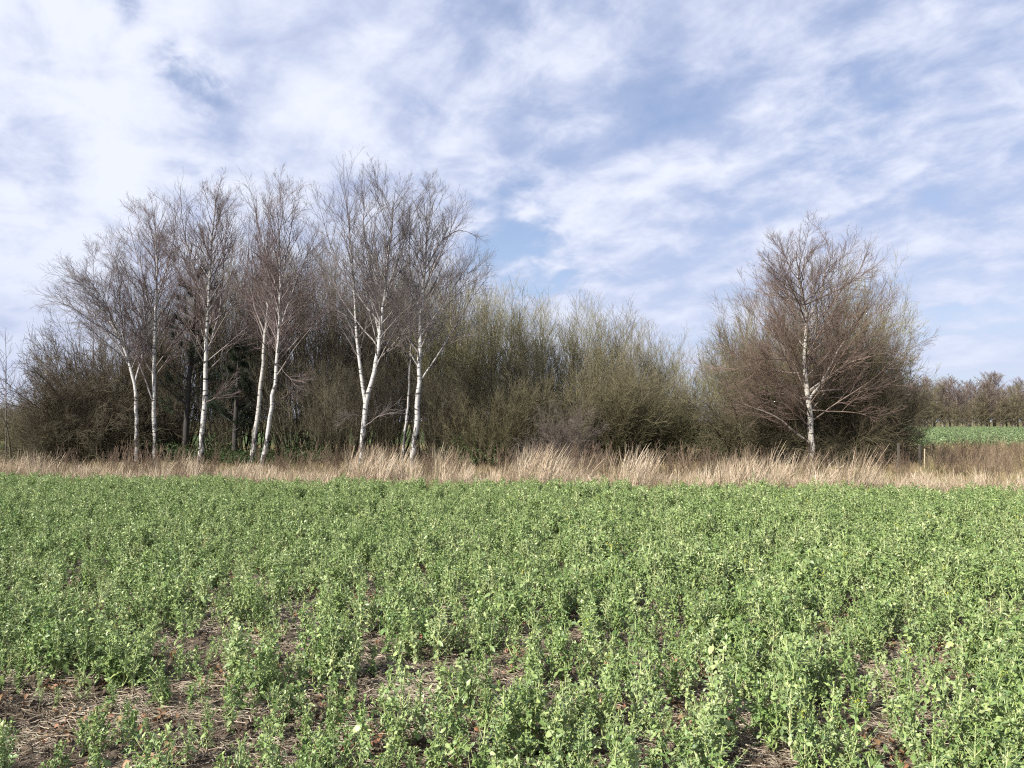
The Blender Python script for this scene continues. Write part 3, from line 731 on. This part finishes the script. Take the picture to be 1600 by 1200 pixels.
def lay(name, variants, x, y, s0, s1, label, rz=None, z=None, hs=None):
    n = len(x); sc_ = rng.uniform(s0, s1, n) if hs is None else hs * rng.uniform(s0, s1, n)
    rot = np.zeros((n, 3)); rot[:, 2] = rng.uniform(0, 6.283, n) if rz is None else rz
    return scatter(name, variants, np.stack([x, y, np.zeros(n) if z is None else z], 1), rot, np.repeat(sc_[:, None], 3, 1), rng.integers(0, len(variants), n), label)


# pale tussocks nearest the crop
n = 1350
x = rng.uniform(-22, 19, n); off = rng.gamma(1.5, 1.0, n) + 0.15; y = edge_y(x) + off
clump = 0.5 + 0.5 * np.sin(x * 2.1 + 0.6 * np.sin(y * 1.7)) * np.sin(x * 0.83 + 1.0)
pxl = x / y * F + 800
keep = (rng.random(n) < 0.10 + 0.75 * clump ** 1.5) & (off < 6.5) & ~((pxl > 1425) & (rng.random(n) < 0.72))
keep &= ~((pxl < 420) & (rng.random(n) < 0.35)) & ~((pxl > 1394) & (pxl < 1450) & (off > 1.2))
x, y, pxl = x[keep], y[keep], pxl[keep]
h = np.where((pxl > 520) & (pxl < 1420), 0.98, 0.72) * (0.8 + 0.35 * np.sin(x * 1.9) * np.sin(x * 0.7 + 2))
lay('dead_grass', gv, x, y, 0.75, 1.1, 'tall pale dead grass leaning along the crop edge', rng.normal(0.1, 0.85, len(x)), hs=h)
# matted short grass under and behind
tv_ = [blades(60, 0.34, l, 0.5, 0.006, 0.2, 'thatch', rng) for l in (0.3, 0.6, 0.1)]
n = 5200; x = rng.uniform(-26, 24, n); y = edge_y(x) + rng.uniform(-0.15, 14, n) ** 1.0
lay('matted_grass', tv_, x, y, 0.6, 1.3, 'matted short tan and green grass at the foot of the trees')
n = 3500; x = rng.uniform(-30, 45, n); y = rng.uniform(30, 52, n)
lay('rough_grass', tv_, x, y, 0.8, 1.6, 'rough tan grass between the thicket and the far green field')


def weed(r, h):
    n = 9; a = r.random(n) * 6.283; st = np.stack([np.cos(a) * 0.12, np.sin(a) * 0.12, np.full(n, -0.03)], 1); d = nrmz(np.stack([r.normal(0.1, 0.12, n), r.normal(0, 0.12, n), np.ones(n)], 1)); pts = [st]; cur = st
    L = h * r.uniform(0.6, 1.1, n)
    for k in range(5):
        cur = cur + d * (L / 5)[:, None]; d = nrmz(d + r.normal(0, 0.06, d.shape)); pts.append(cur)
    P = np.stack(pts, 1); Rd = np.tile(np.linspace(0.006, 0.003, 6), (n, 1)); mb = MB(); mb.tubes(P, Rd, 3)
    C, CR, _ = spawn(P, Rd, 9, 0.35, 1.0, (0.3, 0.7), h * 0.14, 3, 0.1, 0.1, 0.7, 0.005, 0.003); mb.tubes(C, CR, 3)
    return mb.mesh('dry_weed', [M['rust']])


wv = [weed(rng, 1.05) for _ in range(4)]
X_, Y_ = [], []
for p0, p1, k, o0, o1 in [(150, 330, 36, 1.5, 6), (0, 150, 12, 2, 6), (560, 740, 36, 2.5, 6), (880, 1180, 70, 2, 7), (740, 880, 20, 3, 7), (1180, 1420, 30, 2.5, 7), (1430, 1640, 110, 3, 16), (380, 560, 25, 3, 6)]:
    pp = rng.uniform(p0, p1, k); D = 19 + rng.uniform(o0, o1, k); X_.append((pp - 800) / F * D); Y_.append(D - 0.1 * (pp - 800) / 100)
x = np.concatenate(X_); y = np.concatenate(Y_)
lay('dry_weeds', wv, x, y, 0.4, 1.1, 'thin rust brown dry weed stems behind the pale grass', rng.normal(0, 0.6, len(x)))
n = 520; x = rng.uniform(9, 34, n); y = rng.uniform(22, 47, n); k = x / y * F + 800 > 1405; k &= ~((x / y * F + 800 < 1452) & (y < 28)); x, y = x[k], y[k]
lay('brown_grass', [blades(40, 0.9, l, 0.3, 0.006, 0.2, 'thatch', rng) for l in (0.2, 0.5, 0.0)] + [blades(40, 0.9, 0.3, 0.25, 0.006, 0.2, 'rust', rng)], x, y, 0.55, 1.0, 'brown rough grass around the fence posts')
# low green weeds along the margin
sh = [blades(46, 0.5, l, 0.35, 0.006, 0.2, 'straw', rng) for l in (0.3, 0.6, 0.1)]
n = 1900; x = rng.uniform(-22, 19, n); y = edge_y(x) + rng.gamma(1.7, 1.3, n)
lay('straw_tussocks', sh, x, y, 0.5, 1.1, 'short pale straw tufts at the foot of the tall dead grass')
gvs = [blades(50, 0.3, 0.2, 0.55, 0.009, 0.18, 'bramble', rng) for _ in range(2)]
n = 420; x = rng.uniform(-20, 18, n); y = edge_y(x) + rng.uniform(-0.1, 1.2, n)
x2 = rng.uniform(8.5, 17, 160); y2 = edge_y(x2) + rng.uniform(0, 4.5, 160)
lay('margin_weeds', gvs, np.r_[x, x2], np.r_[y, y2], 0.5, 1.1, 'low green weeds along the crop margin')


# ------------------------------------------------------------------ oilseed rape crop
leafs = [leaf_template(4, 0.26, 0.25, 0.45, 0.03, 0), leaf_template(5, 0.30, 0.15, 0.7, 0.05, 2.5), leaf_template(4, 0.20, 0.35, 0.2, 0.02, 0), leaf_template(5, 0.34, 0.1, 0.3, 0.06, 2)]
leaf_me = []
for tv, tf in leafs:
    mb = MB(); mb.add(tv, tf); leaf_me.append(mb.mesh('leaf', [M['crop']]))
small_t = leaf_template(2, 0.27, 0.25, 0.3)


def blob(c, r_, k=5):
    a = np.arange(k) * 6.283 / k; v = []
    for zz, rad in ((-1, 0.35), (-0.3, 1), (0.5, 0.85), (1, 0.2)): v += [(np.cos(t) * rad, np.sin(t) * rad, zz) for t in a]
    idx = np.arange(4 * k).reshape(4, k); f = np.stack([idx[:-1], np.roll(idx[:-1], -1, 1), np.roll(idx[1:], -1, 1), idx[1:]], -1)
    return np.array(v) * r_ + c, f.reshape(-1, 4)


def rape_variant(seed, h, nbig, flower=False):
    r = np.random.default_rng(seed)
    z = np.linspace(-0.02, h, 8); ph = r.random(2) * 6.283
    P = np.stack([0.03 * np.sin(z * 5 + ph[0]) * z / h, 0.03 * np.sin(z * 4 + ph[1]) * z / h, z], 1); P -= np.array([P[0, 0], P[0, 1], 0])
    Rd = np.linspace(0.0078, 0.0040, 8)
    st = MB(); st.tubes(P[None], Rd[None], 5)
    # shoots from the leaf axils
    global rng
    keep = rng; rng = r
    S, SR, SL = spawn(P[None], Rd[None], 12, 0.10, 0.90, (0.55, 1.05), h * 0.50, 6, 0.10, 0.06, 0.7, 0.004, 0.002, 0.55)
    st.tubes(S, SR, 4)
    C, CR, _ = spawn(np.concatenate([S]), np.concatenate([SR]), 9, 0.15, 1.0, (0.5, 1.2), 0.04, 2)
    C2, _, _ = spawn(P[None], Rd[None], 16 if seed % 3 else 7, 0.35, 1.0, (0.4, 1.0), 0.04, 2)
    C = np.concatenate([C, C2]); X, Y, Z = axes_from(C[:, 1] - C[:, 0], r)
    fo = MB(); fo.stamps(*small_t, C[:, 0], X, Y, Z, r.uniform(0.018, 0.052, len(X)))
    rng = keep
    bd = MB(); tips = [P[-1]] + [S[i, -1] for i in range(len(S)) if r.random() < 0.6]
    for t in tips:
        for q in range(5 if t is tips[0] else 2):
            v, f = blob(t + r.normal(0, 0.006, 3) + np.array([0, 0, 0.004]), r.uniform(0.004, 0.008)); bd.add(v, f)
    fl = MB()
    if flower:
        for q in range(26):
            t = P[-1] + np.array([r.normal(0, 0.017), r.normal(0, 0.017), r.uniform(-0.03, 0.025)]); d = nrmz(r.normal(0, 1, (1, 3)) + np.array([0, 0, 0.8]))
            X, Y, Z = axes_from(d, r); fl.stamps(*small_t, t[None], X, Y, Z, np.array([0.013]))
    big = []
    for i in range(nbig):
        t = 0.08 + 0.72 * i / nbig; zz = t * h; pz = np.array([np.interp(zz, z, P[:, 0]), np.interp(zz, z, P[:, 1]), zz])
        big.append((int(r.integers(0, 4)), pz, i * 2.4 + r.normal(0, 0.4), r.uniform(-0.75, 0.1), r.normal(0, 0.3), (0.118 - 0.055 * t) * r.uniform(0.55, 1.3)))
    me = dict(stem=st.mesh('stem', [M['crop_stem']]), foliage=fo.mesh('shoot_foliage', [M['crop']]), bud=bd.mesh('bud_cluster', [M['bud']]))
    if flower: me['flower'] = fl.mesh('flower_head', [M['flower']])
    # joined copy for the far mass
    J = MB()
    for src, mi in ((st, 1), (fo, 0), (bd, 2)) + (((fl, 3),) if flower else ()):
        J.add(np.concatenate(src.v), np.concatenate(src.f), 0, mi)
    for (k, pz, a, pit, rol, s_) in big:
        m3 = np.array(Euler((rol, -pit, a), 'XYZ').to_matrix()); J.add((leafs[k][0] * s_) @ m3.T + pz, leafs[k][1], 0, 0)
    me['joined'] = J.mesh('rapeseed_plant', [M['crop'], M['crop_stem'], M['bud'], M['flower']]); me['big'] = big
    return me


RV = [rape_variant(100 + i, hh, nb) for i, (hh, nb) in enumerate([(0.40, 9), (0.46, 8), (0.34, 9), (0.42, 10), (0.50, 9), (0.28, 7), (0.37, 11), (0.48, 7), (0.31, 10), (0.44, 6)])]
RF = [rape_variant(200, 0.50, 8, True)]
# where plants stand: dense drill, thin patches with bare straw near the camera
N0 = 58000
x = rng.uniform(-23, 21, N0); y = rng.uniform(1.2, 23.5, N0)
e = edge_y(x)
nz = np.sin(x * 2.3 + 1.7 * np.sin(y * 1.1)) * np.sin(y * 2.9 + 1.3 * np.sin(x * 1.7)) + 0.5 * np.sin(x * 5.1 + y * 1.3) * np.sin(y * 6.3 - x)
dens = np.clip(0.86 + 0.22 * nz, 0.1, 1)
near = np.clip((9.0 - y) / 5.0, 0, 1)
dens -= near * (0.06 + 0.24 * np.clip(-nz, 0, 1) + 0.12 * np.clip((-x - 0.2) / 2.0, -0.6, 1))
for (bx, by, br) in [(80, 1120, 0.45), (300, 1035, 0.42), (330, 1150, 0.40), (590, 1105, 0.42), (720, 1165, 0.40), (700, 1010, 0.35), (1040, 1150, 0.36), (1390, 1185, 0.22), (1140, 1110, 0.22), (450, 1000, 0.35), (1270, 1010, 0.25), (560, 1180, 0.3), (820, 985, 0.25), (150, 1180, 0.5)]:
    g = gpt(bx, by); q = np.hypot((x - g[0]), (y - g[1]) * 0.75) / br
    dens -= 0.55 * np.exp(-(q * 1.75) ** 2)
small = rng.random(N0) < np.clip(0.9 - dens, 0, 1) * 0.8
dens = np.maximum(dens, 0.34)
keep = (rng.random(N0) < dens) & (y < e - 0.05 - 0.7 * rng.random(N0) ** 3) & (np.hypot(x, y) > 1.6)
x, y = x[keep], y[keep]
z = hz(x, y)
hgt = rng.uniform(0.60, 1.06, len(x)) * (0.86 + 0.14 * np.clip(nz[keep], -1, 1)) * (1.0 - 0.12 * near[keep]) * np.where(x > 0, 1.06, 0.96)
hgt *= np.where(edge_y(x) - y < 1.0, 0.85, 1.0)
sm = small[keep]; hgt *= np.where(sm, rng.uniform(0.35, 0.7, len(x)), 1.0)
var = rng.integers(0, len(RV), len(x)); isfl = (rng.random(len(x)) < np.where(x > 0, 0.018, 0.003))
var[isfl] = len(RV)
rot = np.stack([rng.normal(0, 0.09, len(x)), rng.normal(0.03, 0.09, len(x)), rng.uniform(0, 6.283, len(x))], 1)
# the 300 that show largest, in view, become plants of their own
inview = (np.abs(x) < 0.70 * y + 0.1) & (y > 3.05)
order = np.where(inview)[0]; order = order[np.argsort(np.hypot(x[order], y[order]))][:300]
mask = np.ones(len(x), bool); mask[order] = False
scatter('rapeseed_crop', [v['joined'] for v in RV + RF], np.stack([x, y, z], 1)[mask], rot[mask], np.repeat(hgt[mask][:, None], 3, 1), var[mask], 'green oilseed rape crop covering the field to the dead grass')
ALLV = RV + RF
for i in order:
    v = ALLV[var[i]]
    fl = 'flower' in v
    gap = np.sort(np.hypot(x - x[i], y - y[i]))[1]
    if fl: lab, grp = 'rapeseed plant topped with small yellow flowers', 'flowering rapeseed plants'
    elif gap > 0.17: lab, grp = 'green rapeseed plant standing alone with bare straw all round it', 'rapeseed plants alone on bare straw'
    elif sm[i]: lab, grp = 'undersized low rapeseed plant overtopped by its taller neighbours', 'undersized rapeseed plants'
    elif np.hypot(rot[i, 0], rot[i, 1]) > 0.20: lab, grp = 'full-grown rapeseed plant leaning well out of upright', 'leaning rapeseed plants'
    else: lab, grp = 'upright leafy rapeseed plant growing close among others in the near crop', 'near rapeseed plants'
    o = thing('rapeseed_plant', (x[i], y[i], z[i]), lab, 'plant', grp)
    o.rotation_euler = tuple(float(k) for k in rot[i]); o.scale = (float(hgt[i]),) * 3
    st_ = obj('stem', v['stem'], o); obj('shoot_foliage', v['foliage'], o); tag(obj('bud_cluster', v['bud'], st_), kind='stuff')
    if fl: tag(obj('flower_head', v['flower'], st_), kind='stuff')
    for (k, pz, a, pit, rol, s_) in v['big']:
        lf = obj('leaf', leaf_me[k], o, pz); lf.rotation_euler = (rol, -pit, a); lf.scale = (s_,) * 3

# straw, stubble and withered leaves on the soil
def litter(r, n, L, w, rad, mat, up=0.12):
    a = r.random(n) * 6.283; rr = rad * np.sqrt(r.random(n)); c = np.stack([np.cos(a) * rr, np.sin(a) * rr, r.uniform(0.004, 0.03, n)], 1)
    b_ = r.random(n) * 6.283; d = nrmz(np.stack([np.cos(b_), np.sin(b_), r.normal(0, up, n)], 1)); l_ = L * r.uniform(0.3, 1, n)
    P = np.stack([c - d * l_[:, None] / 2, c + r.normal(0, 0.004, c.shape), c + d * l_[:, None] / 2], 1); P[..., 2] = np.maximum(P[..., 2], 0.0)
    mb = MB(); mb.tubes(P, np.full((n, 3), w) * r.uniform(0.6, 1.2, (n, 1)), 3); return mb.mesh('straw_litter', [M[mat]])


lv = [litter(rng, 64, 0.10, 0.0016, 0.17, 'litter') for _ in range(5)]
n = 5200; xx = rng.uniform(-9, 9, n); yy = rng.uniform(1.5, 12, n); k = np.abs(xx) < 0.75 * yy + 1.5; xx, yy = xx[k], yy[k]
lay('straw_litter', lv, xx, yy, 0.7, 1.4, 'pale straw and stubble lying on the brown soil', None, hz(xx, yy))
tv, tf = leaf_template(3, 0.3, 0.5, 0.9, 0.08)
wl = []
for s_ in range(4):
    k_ = 16; a = rng.random(k_) * 6.283; pos = np.stack([np.cos(a), np.sin(a), np.zeros(k_)], 1) * rng.uniform(0, 0.15, (k_, 1)); pos[:, 2] = rng.uniform(0.01, 0.05, k_)
    d = rng.normal(0, 1, (k_, 3)) * np.array([1, 1, 0.35]); X, Y, Z = axes_from(d, rng); mb = MB(); mb.stamps(tv, tf, pos, X, Y, Z, rng.uniform(0.015, 0.045, k_)); wl.append(mb.mesh('withered_leaves', [M['withered']]))
n = 2200; xx = rng.uniform(-9, 9, n); yy = rng.uniform(1.5, 12, n); k = (np.abs(xx) < 0.75 * yy + 1.5) & (np.sin(xx * 3.1) * np.sin(yy * 2.7 + xx) > -0.3); xx, yy = xx[k], yy[k]
lay('withered_leaves', wl, xx, yy, 0.7, 1.3, 'withered brown leaves lying under the crop', None, hz(xx, yy))

# clods of soil
cv = []
for s_ in range(4):
    mb = MB()
    for q in range(10):
        v, f = blob(np.zeros(3), 1.0, 6); v = v * rng.uniform(0.006, 0.022) * rng.uniform(0.6, 1.4, 3) * (1 + rng.normal(0, 0.15, (len(v), 1)))
        mb.add(v + np.array([rng.normal(0, 0.09), rng.normal(0, 0.09), 0.004]), f)
    cv.append(mb.mesh('soil_clods', [M['soil']], False))
n = 2600; xx = rng.uniform(-6, 6, n); yy = rng.uniform(2, 9, n); k = np.abs(xx) < 0.75 * yy + 1; xx, yy = xx[k], yy[k]
lay('soil_clods', cv, xx, yy, 0.6, 1.4, 'small brown clods lying on the bare soil', None, hz(xx, yy))

# far green field
fv = []
for s_ in range(3):
    r = np.random.default_rng(300 + s_); nn = 160; pos = r.normal(0, 0.28, (nn, 3)); pos[:, 2] = np.abs(r.normal(0.25, 0.1, nn)); X, Y, Z = axes_from(r.normal(0, 1, (nn, 3)) + np.array([0, 0, 0.4]), r)
    mb = MB(); mb.stamps(*small_t, pos, X, Y, Z, r.uniform(0.05, 0.11, nn)); fv.append(mb.mesh('far_crop', [M['farcrop']]))
n = 11000; t = rng.random(n); yy = 48 + 120 * t ** 1.3; xx = yy * rng.uniform(0.02, 0.85, n)
lay('far_crop', fv, xx, yy, 0.8, 1.5, 'green crop of the far field beyond the fence posts')


# ------------------------------------------------------------------ fence posts
def post(px, top, D, r_, mat, label, tilt, square):
    p = pix(px, top, D); h = p[2]
    o = thing('fence_post', (p[0], D, 0), label, 'post'); mb = MB(); k = 4 if square else 8
    P = np.array([[0, 0, -0.1], [tilt * 0.5, 0, h * 0.5], [tilt, 0, h - 0.015]]); mb.tubes(P[None], np.array([[r_ * 1.02, r_, r_ * 0.97]]), k); obj('shaft', mb.mesh('shaft', [M[mat]], False), o)
    mb = MB(); P = np.array([[tilt, 0, h - 0.016], [tilt, 0, h - 0.004], [tilt, 0, h]]); mb.tubes(P[None], np.array([[r_ * 0.99, r_ * 0.8, 0.004]]), k); obj('weathered_top', mb.mesh('weathered_top', [M[mat]], False), o)
    return np.array([p[0] + tilt, D, h])


a1 = post(1403, 692, 25.5, 0.05, 'post', 'dark round fence post at the edge of the dark bush', 0.02, False)
a2 = post(1437, 696, 27.0, 0.05, 'post', 'dark square fence post beside a paler stake', 0.0, True)
post(1443.5, 701, 26.2, 0.025, 'post_pale', 'thin pale stake beside the dark square fence post', 0.03, True)
a3 = post(1458, 694, 33.0, 0.05, 'post', 'short dark fence post deeper among the dry weeds', 0.0, True)
a4 = post(1414, 672, 36.0, 0.05, 'post', 'dark fence post in front of the far green field', 0.03, False)


# ------------------------------------------------------------------ far wood beyond the field
def far_tree_meshes(seed, mat):
    global rng
    keep = rng; rng = np.random.default_rng(seed); H = 10.0
    tp = resample([(0, 0, -0.1), (0.1, 0, 3), (-0.1, 0.1, 6), (0.15, 0, 9), (0.1, 0, 10)], 14); tr = taper(14, 0.14, 0.02)
    m1, m2 = MB(), MB(); m1.tubes(tp[None], tr[None], 6)
    A, AR, AL = spawn(tp[None], tr[None], 34, 0.08, 0.97, (0.4, 0.9), 3.4, 7, 0.10, 0.06, 0.6, 0.06, 0.014, 0.55); m1.tubes(A, AR, 4)
    B, BR, BL = spawn(A, AR, 8, 0.12, 1, (0.4, 0.8), AL * 0.42, 4, 0.08, 0.1, 0.7, 0.03, 0.011, 0.4); m2.tubes(B, BR, 3)
    C, CR, _ = spawn(B, BR, 6, 0.1, 1, (0.4, 0.8), BL * 0.5, 3, 0.05, 0.1, 0.8, 0.015, 0.010, 0.3); m2.tubes(C, CR, 3)
    rng = keep
    return m1.mesh('trunk', [M[mat]]), m2.mesh('twig_crown', [M[mat]])


fk = [far_tree_meshes(41, 'farwood'), far_tree_meshes(42, 'farwood2'), far_tree_meshes(43, 'farwood')]
FL = ['reddish bare tree in the wood beyond the far field', 'olive bushy bare tree in the wood beyond the far field', 'tall reddish bare tree at the back of the far wood']


def far_tree(px, D, top, kind):
    k = fk[0 if kind == 0 else (1 if kind == 1 else 2)]; H = pix(px, top, D)[2]
    o = thing('bare_tree', ((px - 800) / F * D, D, 0), FL[kind], 'tree', ['reddish trees of the far wood', 'olive trees of the far wood', 'back row of the far wood'][kind], rng.random() * 6.283)
    w = H / 10 * rng.uniform(1.0, 1.45) * (1.35 if kind == 1 else 1.0); o.scale = (w, w, H / 10 * 1.02); obj('trunk', k[0], o); obj('twig_crown', k[1], o)


for px in np.arange(1400, 1800, 11):
    far_tree(px + rng.normal(0, 4), 173 + rng.uniform(0, 4), 608 + rng.normal(0, 8), 0 if rng.random() < 0.6 else 1)
for px in np.arange(1395, 1800, 9):
    far_tree(px + rng.normal(0, 4), 182 + rng.uniform(0, 10), 601 + rng.normal(0, 7), 2)
for px in np.arange(1392, 1800, 9):
    far_tree(px + rng.normal(0, 4), 171 + rng.uniform(0, 2), 632 + rng.normal(0, 6), 1)
# hedge far behind on the open side
for px in np.arange(-140, 120, 26):
    shrub('willow_shrub', 'dome1', px, 70 + rng.uniform(0, 6), 628 + rng.normal(0, 5), 'small far olive bush in the hedge beyond the sapling', 'far hedge beyond the sapling', 1.4, 'hazel')
